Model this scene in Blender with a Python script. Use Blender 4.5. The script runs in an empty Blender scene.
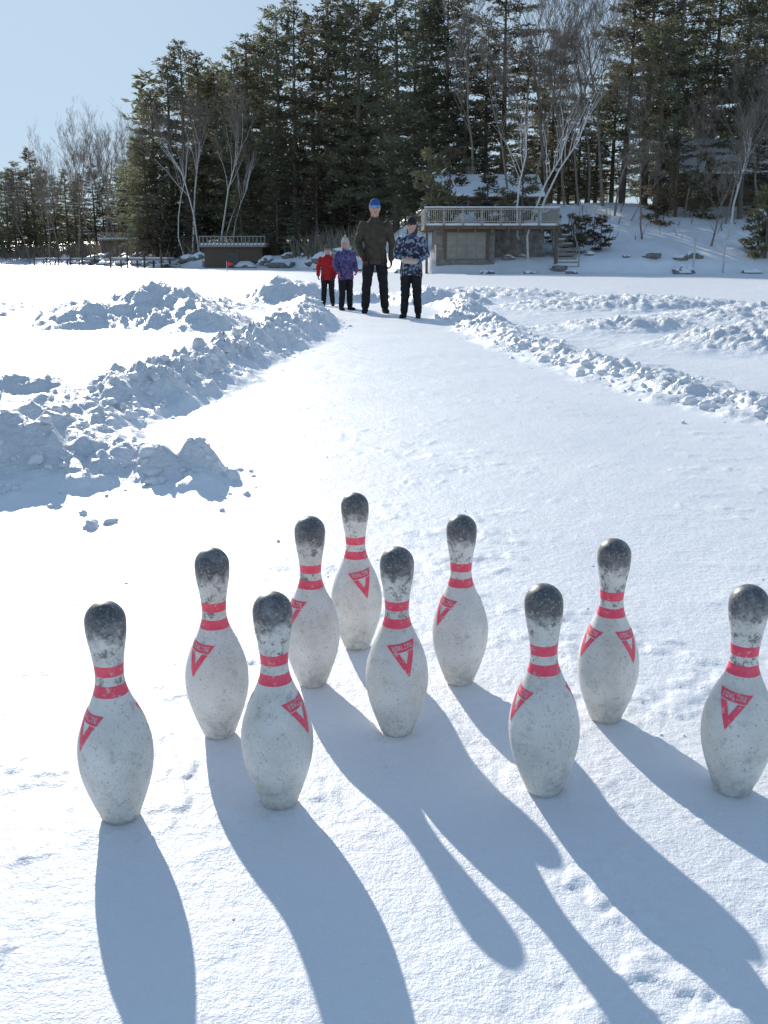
import bpy, math, random, time
import numpy as np
from mathutils import Vector, Matrix, kdtree, noise as mnoise, Quaternion
random.seed(7); np.random.seed(7)
C = bpy.context.scene.collection

# ------------------------------------------------------------ materials
def newmat(name):
    m = bpy.data.materials.new(name); m.use_nodes = True
    nt = m.node_tree; nt.nodes.clear()
    out = nt.nodes.new('ShaderNodeOutputMaterial')
    return m, nt, out
def N(nt, t, **kw):
    n = nt.nodes.new(t)
    for k, v in kw.items(): setattr(n, k, v)
    return n
def L(nt, a, b): nt.links.new(a, b)
def ramp(nt, fac, stops):
    r = nt.nodes.new('ShaderNodeValToRGB')
    e = r.color_ramp.elements
    while len(e) < len(stops): e.new(0.5)
    for i, (p, c) in enumerate(stops):
        e[i].position = p; e[i].color = c if len(c) == 4 else (*c, 1)
    L(nt, fac, r.inputs['Fac']); return r
def mixc(nt, fac, a, b, mode='MIX'):
    m = nt.nodes.new('ShaderNodeMix'); m.data_type = 'RGBA'; m.blend_type = mode
    for s, v in ((m.inputs[0], fac), (m.inputs[6], a), (m.inputs[7], b)):
        if hasattr(v, 'links'): L(nt, v, s)
        elif isinstance(v, (int, float)): s.default_value = v
        else: s.default_value = (*v, 1) if len(v) == 3 else v
    return m.outputs[2]
def math_(nt, op, a, b=None, c=None):
    m = nt.nodes.new('ShaderNodeMath'); m.operation = op
    for i, v in enumerate((a, b, c)):
        if v is None: continue
        if hasattr(v, 'links'): L(nt, v, m.inputs[i])
        else: m.inputs[i].default_value = v
    return m.outputs[0]
def noise(nt, vec, scale, detail=4, rough=.55):
    n = N(nt, 'ShaderNodeTexNoise'); n.inputs['Scale'].default_value = scale
    n.inputs['Detail'].default_value = detail; n.inputs['Roughness'].default_value = rough
    L(nt, vec, n.inputs['Vector']); return n
def simple(name, col, col2=None, rough=.8, scale=8, bump=0.2, bdist=.02, spec=.3, stretch=None):
    m, nt, out = newmat(name)
    tc = N(nt, 'ShaderNodeTexCoord'); vec = tc.outputs['Object']
    if stretch:
        mp = N(nt, 'ShaderNodeMapping'); mp.inputs['Scale'].default_value = stretch
        L(nt, vec, mp.inputs['Vector']); vec = mp.outputs[0]
    n = noise(nt, vec, scale, 6)
    col2 = col2 or tuple(c * .65 for c in col)
    r = ramp(nt, n.outputs['Fac'], [(.3, col2), (.7, col)])
    b = N(nt, 'ShaderNodeBsdfPrincipled'); b.inputs['Roughness'].default_value = rough
    b.inputs['Specular IOR Level'].default_value = spec
    L(nt, r.outputs[0], b.inputs['Base Color'])
    if bump:
        bp = N(nt, 'ShaderNodeBump'); bp.inputs['Strength'].default_value = bump
        bp.inputs['Distance'].default_value = bdist
        L(nt, n.outputs['Fac'], bp.inputs['Height']); L(nt, bp.outputs[0], b.inputs['Normal'])
    L(nt, b.outputs[0], out.inputs[0]); return m

def snow_mat(name, ground):
    m, nt, out = newmat(name)
    tc = N(nt, 'ShaderNodeTexCoord'); v = tc.outputs['Object']
    n1 = noise(nt, v, 1.3, 5); n2 = noise(nt, v, 45, 6, .65); n3 = noise(nt, v, 210, 3, .7); n0 = noise(nt, v, 11, 7, .62)
    col = ramp(nt, n1.outputs['Fac'], [(.35, (.85, .865, .89)), (.65, (.92, .925, .93))])
    b = N(nt, 'ShaderNodeBsdfPrincipled'); b.inputs['Roughness'].default_value = .45
    b.inputs['Specular IOR Level'].default_value = .5
    L(nt, col.outputs[0], b.inputs['Base Color'])
    b0 = N(nt, 'ShaderNodeBump'); b0.inputs['Distance'].default_value = .075
    if ground:
        at = N(nt, 'ShaderNodeAttribute'); at.attribute_name = 'loose'
        L(nt, at.outputs['Fac'], b0.inputs['Strength'])
    else: b0.inputs['Strength'].default_value = .4
    b1 = N(nt, 'ShaderNodeBump'); b1.inputs['Strength'].default_value = .6; b1.inputs['Distance'].default_value = .009
    b2 = N(nt, 'ShaderNodeBump'); b2.inputs['Strength'].default_value = .5; b2.inputs['Distance'].default_value = .0035
    L(nt, n0.outputs['Fac'], b0.inputs['Height']); L(nt, n2.outputs['Fac'], b1.inputs['Height']); L(nt, n3.outputs['Fac'], b2.inputs['Height'])
    L(nt, b0.outputs[0], b1.inputs['Normal']); L(nt, b1.outputs[0], b2.inputs['Normal']); L(nt, b2.outputs[0], b.inputs['Normal'])
    L(nt, b.outputs[0], out.inputs[0]); return m
SNOWG = snow_mat('snow_surface', True)
SNOW = snow_mat('snow', False)

def foliage(name, c1, c2, c3=None):
    m, nt, out = newmat(name)
    tc = N(nt, 'ShaderNodeTexCoord'); oi = N(nt, 'ShaderNodeObjectInfo')
    n = noise(nt, tc.outputs['Object'], .9, 5, .7)
    r = ramp(nt, n.outputs['Fac'], [(.3, c1), (.56, c2)] + ([(.72, c3)] if c3 else []))
    hs = N(nt, 'ShaderNodeHueSaturation')
    L(nt, math_(nt, 'MULTIPLY_ADD', oi.outputs['Random'], .7, .8), hs.inputs['Value'])
    L(nt, math_(nt, 'MULTIPLY_ADD', oi.outputs['Random'], .05, .465), hs.inputs['Hue'])
    L(nt, r.outputs[0], hs.inputs['Color'])
    d = N(nt, 'ShaderNodeBsdfDiffuse'); t = N(nt, 'ShaderNodeBsdfTranslucent')
    L(nt, hs.outputs[0], d.inputs[0]); L(nt, hs.outputs[0], t.inputs[0])
    mx = N(nt, 'ShaderNodeMixShader'); mx.inputs[0].default_value = .5
    L(nt, d.outputs[0], mx.inputs[1]); L(nt, t.outputs[0], mx.inputs[2])
    L(nt, mx.outputs[0], out.inputs[0]); return m
NEEDLE = foliage('pine_needles', (.10, .11, .075), (.18, .18, .11), (.27, .22, .13))
NEEDLE2 = foliage('cedar_needles', (.11, .10, .065), (.21, .18, .105), (.27, .205, .125))
BARK = simple('bark', (.26, .20, .15), (.12, .095, .075), .95, 5, .6, .05, stretch=(3, 3, .6))
TWIG = simple('twig_bark', (.32, .26, .21), (.18, .145, .12), .95, 3, 0)
BIRCH = simple('birch_bark', (.80, .77, .72), (.48, .45, .42), .8, 4, .2, stretch=(1, 1, 3))
WOOD = simple('weathered_wood', (.21, .15, .105), (.10, .07, .05), .85, 6, .4, .02, stretch=(1, 1, 8))
WOODL = simple('railing_wood', (.42, .38, .33), (.26, .23, .20), .85, 6, .3, .02)
DOORM = simple('garage_door_paint', (.34, .31, .26), (.27, .245, .205), .7, 2, .1)
STONE = simple('foundation_stone', (.32, .29, .26), (.14, .125, .115), .9, 3, .8, .08)
GLASS = simple('window_glass', (.03, .035, .045), (.02, .02, .03), .15, 2, 0, spec=.6)
TRIM = simple('trim_paint', (.40, .37, .32), (.3, .27, .24), .7, 3, .1)
POLE = simple('pole_paint', (.65, .64, .62), (.5, .5, .5), .6, 3, 0)
REDP = simple('red_fabric', (.7, .06, .03), (.5, .04, .02), .7, 3, 0)

# ------------------------------------------------------------ numpy noise + terrain
_rs = np.random.RandomState(99); PM = _rs.permutation(4096).astype(np.int32); TB = _rs.rand(4096).astype(np.float32)
def vn(x, y, s=0):
    x = np.asarray(x, np.float32); y = np.asarray(y, np.float32)
    fx0 = np.floor(x); fy0 = np.floor(y); ix = fx0.astype(np.int32); iy = fy0.astype(np.int32); fx = x - fx0; fy = y - fy0
    fx = fx * fx * (3 - 2 * fx); fy = fy * fy * (3 - 2 * fy)
    p0 = PM[(ix + s * 131) & 4095]; p1 = PM[(ix + 1 + s * 131) & 4095]; j = iy * 7
    a = TB[PM[(p0 + j) & 4095]]; b = TB[PM[(p1 + j) & 4095]]; c = TB[PM[(p0 + j + 7) & 4095]]; d = TB[PM[(p1 + j + 7) & 4095]]
    a = a + (b - a) * fx; c = c + (d - c) * fx
    return a + (c - a) * fy
def fbm(x, y, f, o=4, s=0, g=.5):
    r = 0; a = 1; t = 0
    for k in range(o):
        ca, sa = math.cos(k * 1.1 + .4) * f, math.sin(k * 1.1 + .4) * f
        r = r + a * vn(x * ca - y * sa, x * sa + y * ca, s + k * 17); t += a; a *= g; f *= 2.03
    return r / t
def worley(x, y, f, s=0):
    x = np.asarray(x * f, np.float32); y = np.asarray(y * f, np.float32); ix = np.floor(x).astype(np.int32); iy = np.floor(y).astype(np.int32); best = np.full(np.shape(x), 9.0, np.float32)
    for dx in (-1, 0, 1):
        p = PM[(ix + dx + s * 131) & 4095]
        for dy in (-1, 0, 1):
            h = PM[(p + (iy + dy) * 7) & 4095]
            best = np.minimum(best, (ix + dx + TB[h] - x) ** 2 + (iy + dy + TB[(h + 77) & 4095] - y) ** 2)
    return np.sqrt(best)
def ss(a, b, x):
    t = np.clip((x - a) / (b - a), 0, 1); return t * t * (3 - 2 * t)

CLEAR = [(-9, -80), (-9, 2.4), (-3.2, 3.4), (-1.9, 3.72), (-1.45, 3.66), (-1.12, 3.98), (-.95, 3.76), (-.76, 3.82), (-.62, 4.02), (-.80, 4.30), (-1.15, 4.6),
         (-1.36, 5.3), (-1.22, 6.4), (-1.12, 7.5), (-.88, 10), (-.70, 13), (-.72, 15.3), (-1.15, 17.2), (-1.5, 19.3), (-1.3, 21.2),
         (0, 21.3), (.95, 19.6), (1.05, 17.5), (.82, 15.4), (.98, 12.6), (1.2, 10.1), (1.56, 7.6), (1.76, 6.4), (2.12, 5.35), (2.9, 4.7),
         (5, 3.9), (9, 2.5), (9, -80)]
def clear_sd(x, y):
    d = np.full(np.shape(x), 1e9, np.float32); ins = np.zeros(np.shape(x), bool); n = len(CLEAR)
    for i in range(n):
        ax, ay = CLEAR[i]; bx, by = CLEAR[(i + 1) % n]
        ex, ey = bx - ax, by - ay
        t = np.clip(((x - ax) * ex + (y - ay) * ey) / (ex * ex + ey * ey), 0, 1)
        d = np.minimum(d, (x - ax - t * ex) ** 2 + (y - ay - t * ey) ** 2)
        if ey != 0: ins ^= (((ay > y) != (by > y)) & (x < ax + (y - ay) * ex / ey))
    return np.where(ins, -1, 1) * np.sqrt(d)
SHX = [-600, -90, -71, -50, -33, -24, -8.6, -4, 0, 3, 24, 60, 600]
SHY = [330, 200, 186, 168, 128, 112, 100, 84, 67, 63, 62, 58, 40]
BUMPS = [ # x,y,rx,ry,h
    (-1.66, 4.10, .26, .22, .135), (-1.36, 4.25, .16, .16, .07), (-.98, 4.05, .12, .13, .08), (-.78, 4.08, .13, .13, .095), (-2.2, 4.2, .45, .3, .11), (-1.8, 5.0, .3, .25, .07),
    (-2.2, 5.9, .5, .35, .10), (-1.7, 6.5, .28, .4, .11), (-1.5, 7.6, .24, .4, .12), (-1.38, 8.8, .24, .5, .13), (-1.2, 10.2, .25, .6, .15),
    (-1.05, 11.8, .26, .6, .18), (-1.0, 13.6, .28, .7, .21), (-1.2, 15.3, .3, .6, .25),
    (-2.95, 12.9, .8, .9, .50), (-3.7, 12.4, .5, .7, .30), (-2.3, 12.2, .4, .6, .32), (-2.1, 19.5, .6, .8, .48), (-1.9, 21.5, .9, .8, .35),
    (-3.4, 17, 1., 1., .2), (.9, 20.8, .8, .6, .25), (1.5, 18.5, .4, .6, .2), (1.25, 15.5, .3, .7, .18), (1.4, 13, .25, .7, .10),
    (3.9, 9.6, .9, .7, .24), (5.2, 9.0, 1.2, .9, .28), (3.0, 12, 1.1, .6, .12), (6.5, 14, 2, 1.2, .26), (4.2, 17, 2, 1, .2), (2.2, 22, 2, 1.2, .2),
    (-5.5, 9, 1.2, 1, .12), (-4.5, 7, 1, .8, .10), (-7, 15, 2, 1.5, .2)]
PINS = [(-.4388, 1.45, -48, -3), (-.3226, 1.746, -36, -4), (-.1790, 1.496, 64, 6), (-.1566, 1.98, -50, 3), (-.0643, 2.19, 22, 10),
        (.0254, 1.755, 18, 9), (.1661, 1.99, -58, -3), (.2807, 1.535, -78, -4), (.4474, 1.81, -76, -3), (.6101, 1.535, -38, -6)]
def height(x, y, want_loose=False):
    x = np.asarray(x, np.float32); y = np.asarray(y, np.float32)
    if y.size and float(y.min()) > 48:
        far = ss(25, 60, y); left = x < .1
        z = (.08 + .10 * (fbm(x, y, .35, 3, 21) - .45)) * (1 - .3 * far) * np.where(left, 1, .75)
        loose = np.zeros_like(x)
    else:
        wn1 = fbm(x, y, 1.6, 3, 3) - .5; wn2 = fbm(x, y, 1.6, 3, 8) - .5; wn3 = fbm(x, y, 6, 2, 4) - .5; wn4 = fbm(x, y, 6, 2, 9) - .5
        wx = x + .26 * wn1 + .13 * wn3; wy = y + .26 * wn2 + .13 * wn4
        d = clear_sd(wx, wy)
        far = ss(25, 60, y)
        left = x < .1
        nr_ = 1 - ss(4.6, 6.5, y) * .999
        out = ss(-.04, .38, d)
        w1 = worley(wx, wy, 3.2, 1); w2 = worley(wx, y, 8.5, 2); w3 = worley(x + .06 * wn4, y + .06 * wn3, 19, 6)
        ridge = ss(-.04, .26, d) * np.exp(-np.clip(d - .26, 0, None) ** 2 / .10)
        fb = fbm(x, y, 1.1, 4, 11)
        A = np.where(left, .065 - .05 * nr_, .035)
        z = out * (.075 + .10 * (fbm(x, y, .35, 3, 21) - .45)) * (1 - .3 * far) * np.where(left, 1 - .35 * nr_, .75)
        z = z + ridge * (A * (.2 + fb * 1.3) - .015)
        rough = np.maximum(ridge, .6 * ss(-.12, .05, d) * (d < .3)) * np.where(left, 1 - .25 * nr_, .65) + .20 * out * np.exp(-np.clip(d, 0, None) / 2.0)
        lumps = .10 * np.clip(.75 - w1, 0, 1) + .07 * np.clip(.7 - w2, 0, 1) + .03 * np.clip(.7 - w3, 0, 1)
        z = z + rough * lumps
        fine = fbm(x, y, 9, 4, 33, .6) - .5
        z = z + out * (1 - far) * (.03 * (fbm(x, y, 3.2, 3, 31) - .5) + .018 * fine)
        b = np.zeros(np.shape(x), np.float32)
        for bx, by, rx, ry, h in BUMPS:
            q = ((wx - bx) / rx) ** 2 + ((wy - by) / ry) ** 2
            m = np.nonzero(q < 6)
            b[m] = np.maximum(b[m], h * np.exp(-q[m] * .9) * 1.05)
        e = ss(-.25, .12, d)
        z = np.maximum(z, b * e + out * .05) + ss(0, .12, b) * e * (lumps * .8 + .07 * fine)
        near = 1 - out
        loose = np.clip(rough * 1.1 + ss(0, .10, b) * e, 0, 1) * .75 + .12 * out * (1 - far)
        pk = .007 * (fbm(x, y, 2.2, 2, 51) - .5) + .0048 * (fbm(x, y, 12, 4, 52, .62) - .5)
        patch = ss(.44, .60, fbm(x, y, 2.1, 3, 59)) * (1 - .5 * ss(3, 9, y))
        fl = fbm(x + .1 * wn3, y, 13, 4, 71, .62)
        flakes = patch * (.0028 * ss(.56, .63, fl) + .0026 * ss(.64, .72, fl)) - .0012 * ss(.40, .33, fl) * ss(.4, .6, fbm(x, y, 1.3, 2, 75))
        foot = worley(x + wn3 * .2, y + wn4 * .2, 2.3, 61); fm = ss(.52, .66, fbm(x, y, .7, 2, 63)) * ss(2.4, 4, y)
        dent = -.004 * fm * (1 - ss(.08, .30, foot))
        z = z + near * (pk + flakes + dent)
    z = z + far * .10 * (fbm(x, y, .06, 3, 71) - .5)
    if y.size and float(y.max()) > 30:
        sy = np.interp(x, SHX, SHY).astype(np.float32); ds = np.clip((y - sy) * .85, -5, None) + 2.0 * (fbm(x, y, .12, 3, 81) - .5)
        k = ss(-1, 5, x)
        p = np.clip(ds, 0, None)
        hr = .5 * ss(0, 1.5, p) + .25 * np.clip(p, 0, 19) + .06 * np.clip(p - 19, 0, 60)
        hl = 1.0 * ss(0, 2.5, p) + .05 * np.clip(p, 0, 120)
        z = z + (hr * k + hl * (1 - k)) + ss(1, 5, p) * .7 * (fbm(x, y, .3, 4, 91) - .5)
    for px_, py_, _, _ in PINS:
        q = ((x - px_) ** 2 + (y - py_) ** 2)
        m = np.nonzero(q < .02); z[m] = z[m] * (1 - np.exp(-q[m] / .0016))
    return (z, loose) if want_loose else z
def hz(x, y): return float(height(np.array([x]), np.array([y]))[0])

def mesh_np(name, V, F, mats=(), midx=None, smooth=False, parent=None, link=True):
    me = bpy.data.meshes.new(name)
    V = np.asarray(V, np.float32)
    F = np.asarray(F, np.int32); k = F.shape[1]
    me.vertices.add(len(V)); me.vertices.foreach_set('co', V.ravel())
    me.loops.add(F.size); me.loops.foreach_set('vertex_index', F.ravel())
    me.polygons.add(len(F)); me.polygons.foreach_set('loop_start', np.arange(len(F), dtype=np.int32) * k)
    for m in mats: me.materials.append(m)
    if midx is not None: me.polygons.foreach_set('material_index', np.asarray(midx, np.int32))
    me.polygons.foreach_set('use_smooth', np.full(len(F), smooth))
    me.update(calc_edges=True)
    o = bpy.data.objects.new(name, me)
    if link: C.objects.link(o)
    if parent: o.parent = parent
    return o

class MB:
    def __init__(s): s.v = []; s.f = []; s.m = []; s.n = 0
    def add(s, V, F, m=0):
        s.v.append(np.asarray(V, float)); n = s.n; s.f += [tuple(i + n for i in f) for f in F]; s.m += [m] * len(F); s.n += len(V)
    def box(s, x0, x1, y0, y1, z0, z1, m=0):
        s.add([(x0, y0, z0), (x1, y0, z0), (x1, y1, z0), (x0, y1, z0), (x0, y0, z1), (x1, y0, z1), (x1, y1, z1), (x0, y1, z1)],
              [(0, 3, 2, 1), (4, 5, 6, 7), (0, 1, 5, 4), (1, 2, 6, 5), (2, 3, 7, 6), (3, 0, 4, 7)], m)
    def tube(s, P, R, n=6, m=0, flat=(1, 1), caps=True):
        P = [Vector(p) for p in P]; V = []
        cs = [(math.cos(2 * math.pi * k / n) * flat[0], math.sin(2 * math.pi * k / n) * flat[1]) for k in range(n)]
        for i, p in enumerate(P):
            d = (P[min(i + 1, len(P) - 1)] - P[max(i - 1, 0)]).normalized()
            a = d.cross(Vector((0, 1, 0)) if abs(d.y) < .8 else Vector((0, 0, 1))).normalized(); b = d.cross(a)
            r = R[i]; a = a * r; b = b * r
            for c1, s1 in cs: V.append((p.x + a.x * c1 + b.x * s1, p.y + a.y * c1 + b.y * s1, p.z + a.z * c1 + b.z * s1))
        Fs = []
        for i in range(len(P) - 1):
            for k in range(n):
                k2 = (k + 1) % n
                Fs.append((i * n + k, i * n + k2, (i + 1) * n + k2, (i + 1) * n + k))
        if caps:
            Fs.append(tuple(range(n - 1, -1, -1))); Fs.append(tuple((len(P) - 1) * n + k for k in range(n)))
        s.add(V, Fs, m)
    def obj(s, name, mats, smooth=False, link=True, parent=None):
        me = bpy.data.meshes.new(name)
        me.from_pydata(np.concatenate(s.v).tolist(), [], s.f)
        for m in mats: me.materials.append(m)
        me.polygons.foreach_set('material_index', s.m)
        me.polygons.foreach_set('use_smooth', [smooth] * len(s.f)); me.update()
        o = bpy.data.objects.new(name, me)
        if link: C.objects.link(o)
        if parent: o.parent = parent
        return o
def empty(name, loc=(0, 0, 0), rz=0):
    e = bpy.data.objects.new(name, None); e.location = loc; e.rotation_euler = (0, 0, rz); C.objects.link(e); return e

# ------------------------------------------------------------ people
def fabric(name, c1, c2=None, pat=None):
    if pat is None: return simple(name, c1, c2, .85, 14, .5, .01, spec=.2)
    m, nt, out = newmat(name); tc = N(nt, 'ShaderNodeTexCoord')
    vo = N(nt, 'ShaderNodeTexVoronoi'); vo.inputs['Scale'].default_value = pat; L(nt, tc.outputs['Object'], vo.inputs['Vector'])
    sp = N(nt, 'ShaderNodeSeparateColor'); L(nt, vo.outputs['Color'], sp.inputs[0])
    r = ramp(nt, sp.outputs[0], [(0, c1), (.45, c1), (.5, c2[0]), (.75, c2[0]), (.8, c2[1])]); r.color_ramp.interpolation = 'CONSTANT'
    b = N(nt, 'ShaderNodeBsdfPrincipled'); b.inputs['Roughness'].default_value = .8; L(nt, r.outputs[0], b.inputs['Base Color'])
    L(nt, b.outputs[0], out.inputs[0]); return m
SKIN = simple('skin', (.55, .33, .25), (.48, .27, .20), .55, 30, .1, .002)
BLACKP = fabric('black_snow_pants', (.022, .022, .026), (.012, .012, .015))
BOOT = fabric('boot_leather', (.03, .025, .022), (.015, .013, .012))
EYE = simple('eye', (.03, .02, .02), (.02, .02, .02), .3, 5, 0)
LIP = simple('lips', (.38, .13, .11), (.34, .11, .1), .5, 5, 0)

def person(name, loc, rz, H, P, mats):
    mb = MB(); lab = []
    def T(pts, rad, l, n=12, flat=(1, 1)):
        pp, rr = [], []
        for i in range(len(pts) - 1):
            a, b = Vector(pts[i]), Vector(pts[i + 1]); k = max(1, int((b - a).length / .025))
            for j in range(k): pp.append(a.lerp(b, j / k)); rr.append(rad[i] + (rad[i + 1] - rad[i]) * j / k)
        pp.append(Vector(pts[-1])); rr.append(rad[-1])
        d0 = (pp[0] - pp[1]).normalized(); d1 = (pp[-1] - pp[-2]).normalized()
        pp = [pp[0] + d0 * rr[0] * .85, pp[0] + d0 * rr[0] * .5] + pp + [pp[-1] + d1 * rr[-1] * .5, pp[-1] + d1 * rr[-1] * .85]
        rr = [rr[0] * .5, rr[0] * .86] + rr + [rr[-1] * .86, rr[-1] * .5]
        n0 = mb.n; mb.tube(pp, rr, n, 0, flat); lab.extend([l] * (mb.n - n0))
    def loft(rings, l, n=22):
        V, Fs = [], []; n0 = mb.n; dense = []
        for i in range(len(rings) - 1):
            for j in range(3): dense.append([rings[i][q] + (rings[i + 1][q] - rings[i][q]) * j / 3 for q in range(5)])
        dense.append(list(rings[-1]))
        for cx, cy, z, rx, ry in dense:
            for k in range(n):
                a = 2 * math.pi * k / n; V.append((cx + rx * math.cos(a), cy + ry * math.sin(a), z))
        for i in range(len(dense) - 1):
            for k in range(n): Fs.append((i * n + k, i * n + (k + 1) % n, (i + 1) * n + (k + 1) % n, (i + 1) * n + k))
        Fs.append(tuple(range(n - 1, -1, -1))); Fs.append(tuple((len(dense) - 1) * n + k for k in range(n)))
        mb.add(V, Fs, 0); lab.extend([l] * (mb.n - n0))
    bulk = P.get('bulk', 1.); stance = P.get('stance', .11)
    for s in (-1, 1):
        kx = s * (stance + .005); fx = s * (stance + .03)
        off = P.get('step', 0) * s
        T([(s * .095, 0, .86), (kx, -.015 + off * .5, .48), (fx, .015 + off, .13)], [.105 * bulk, .078 * bulk, .070], 'pants')
        T([(fx, .02 + off, .13), (fx, .02 + off, .20)], [.062, .066], 'boot')
        T([(fx, .045 + off, .055), (fx + s * .01, -.05 + off, .05), (fx + s * .03, -.16 + off, .04)], [.052, .052, .04], 'boot')
    loft([(0, 0, .78, .185 * bulk, .145), (0, 0, .92, .19 * bulk, .145), (0, 0, 1.06, .175 * bulk, .13), (0, 0, 1.2, .19 * bulk, .138), (0, 0, 1.32, .205 * bulk, .135), (0, 0, 1.40, .19 * bulk, .115), (0, .0, 1.455, .11, .085), (0, 0, 1.49, .075, .07)], 'jacket')
    T([(0, .005, 1.44), (0, 0, 1.52)], [.075, .068], 'jacket')
    T([(0, .005, 1.48), (0, -.005, 1.57)], [.054, .052], 'skin')
    ht = P.get('head_turn', 0)
    def hd(x, y, z): return (x * math.cos(ht) - (y) * math.sin(ht), x * math.sin(ht) + y * math.cos(ht), z)
    prof = [(1.525, .030, .045, -.02), (1.545, .052, .066, -.012), (1.575, .066, .084, -.004), (1.61, .073, .094, .0), (1.65, .076, .097, .002), (1.69, .074, .094, .006), (1.72, .060, .078, .008), (1.742, .035, .045, .008)]
    loft([(*hd(0, c, 0)[:2], z, rx, ry) for z, rx, ry, c in prof], 'skin')
    T([hd(0, -.090, 1.655), hd(0, -.104, 1.625)], [.009, .013], 'skin', 8)
    for s in (-1, 1): T([hd(s * .077, .008, 1.645), hd(s * .077, .006, 1.615)], [.014, .009], 'skin', 8)
    hz0 = 1.665
    loft([(*hd(0, .006, 0)[:2], hz0 + a * .135, .088 * b, .108 * b) for a, b in ((0, 1.0), (.25, 1.0), (.5, .93), (.75, .75), (.92, .48), (1.0, .2))], 'hat')
    loft([(*hd(0, .006, 0)[:2], hz0 - .012 + a, .094, .113) for a in (0, .02, .04)], 'hatband')
    if P.get('pom'): T([(0, .0, 1.815), (0, 0, 1.83)], [.03, .03], 'hatband')
    if P.get('flaps'):
        for s in (-1, 1): T([hd(s * .082, .0, 1.66), hd(s * .075, -.01, 1.56), hd(s * .06, -.04, 1.50)], [.03, .026, .012], 'hat')
    if P.get('hair'):
        for s in (-1, 1): T([hd(s * .072, .03, 1.66), hd(s * .082, .03, 1.56), hd(s * .085, -.01, 1.45)], [.026, .032, .018], 'hair')
        T([hd(0, .085, 1.66), hd(0, .09, 1.5)], [.045, .05], 'hair')
    for s, (el, wr, hdir, curl) in zip((-1, 1), P['arms']):
        sh = (s * .185 * bulk, 0, 1.385)
        T([sh, el, wr], [.078, .062, .05], 'jacket')
        w = Vector(wr); d = Vector(hdir).normalized(); cu = Vector(curl).normalized(); cu = (cu - d * cu.dot(d)).normalized(); sd = d.cross(cu).normalized()
        if sd.y > 0: sd = -sd
        T([w - d * .01, w + d * .035], [.034, .031], 'glove')
        for f, (o_, ln) in enumerate(((.030, .072), (.010, .080), (-.010, .075), (-.029, .058))):
            kn = w + d * .105 + sd * o_
            T([w + d * .03 + sd * o_ * .6, kn], [.017, .016], 'glove', 8)
            m1 = kn + (d * .85 + cu * .5).normalized() * ln * .5; m2 = m1 + (d * .35 + cu * .95).normalized() * ln * .45
            T([kn, m1, m2], [.0125, .0115, .010], 'glove', 8)
        t0 = w + d * .035 + sd * .03; t1 = t0 + (d * .6 + sd * .8).normalized() * .04; t2 = t1 + (d * .95 + sd * .1 + cu * .35).normalized() * .035
        T([t0, t1, t2], [.018, .014, .012], 'glove', 8)
    for ex in P.get('extra', []): T(*ex)
    src = np.concatenate(mb.v)
    o = mb.obj(name, [], True)
    rm = o.modifiers.new('r', 'REMESH'); rm.mode = 'VOXEL'; rm.voxel_size = .0095
    sm = o.modifiers.new('s', 'SMOOTH'); sm.factor = .5; sm.iterations = 2
    dg = bpy.context.evaluated_depsgraph_get(); me = bpy.data.meshes.new_from_object(o.evaluated_get(dg))
    o.modifiers.clear(); o.data = me
    kd = kdtree.KDTree(len(src))
    for i, v in enumerate(src): kd.insert(v, i)
    kd.balance()
    keys = ['jacket', 'pants', 'boot', 'skin', 'hat', 'hatband', 'glove', 'hair', 'item']
    me.materials.clear()
    for k in keys: me.materials.append(mats.get(k, SKIN))
    li = [keys.index(lab[kd.find(p.center)[1]]) for p in me.polygons]
    me.polygons.foreach_set('material_index', li); me.polygons.foreach_set('use_smooth', [True] * len(li))
    for v in me.vertices:
        if v.co.z < 1.47 and v.co.z > .15:
            v.co += v.normal * (mnoise.noise(Vector((v.co.x * 9, v.co.y * 9, v.co.z * 16)) + Vector((H * 7, 0, 0))) * .011)
    me.update()
    fb = MB()
    for s in (-1, 1):
        c = hd(s * .030, -.086, 1.645); fb.tube([(c[0] - .008, c[1], c[2]), (c[0] - .004, c[1] - .003, c[2]), (c[0] + .004, c[1] - .003, c[2]), (c[0] + .008, c[1], c[2])], [.002, .0065, .0065, .002], 8, 0)
    c = hd(0, -.092, 1.583); fb.tube([(c[0] - .024, c[1] + .006, c[2]), (c[0], c[1] - .002, c[2] - .002), (c[0] + .024, c[1] + .006, c[2])], [.002, .0065, .002], 8, 1)
    fo = fb.obj('face_features', [EYE, LIP], True); fo.parent = o
    k = H / 1.79; o.scale = (k * P.get('wide', 1), k * P.get('wide', 1), k); o.location = loc; o.rotation_euler = (0, 0, rz)
    return o
def gz(x, y): return (x, y, hz(x, y) - .01)
person('adult_man', gz(-.155, 17.3), .05, 1.90, dict(bulk=1.0, stance=.13, head_turn=.05, arms=[
    ((-.27, .03, 1.12), (-.22, -.12, .93), (.25, -.35, -.9), (.6, -.2, 0)), ((.28, .03, 1.12), (.26, -.04, .87), (0, -.1, -1), (-1, -.2, 0))]),
    dict(jacket=fabric('olive_coat', (.085, .070, .05), (.045, .04, .03)), pants=BLACKP, boot=BOOT, hat=fabric('blue_knit_hat', (.04, .13, .40), (.025, .07, .22)), hatband=fabric('pale_knit_band', (.35, .45, .62), (.1, .2, .42)), glove=fabric('maroon_glove', (.26, .03, .03), (.11, .02, .02))))
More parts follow.
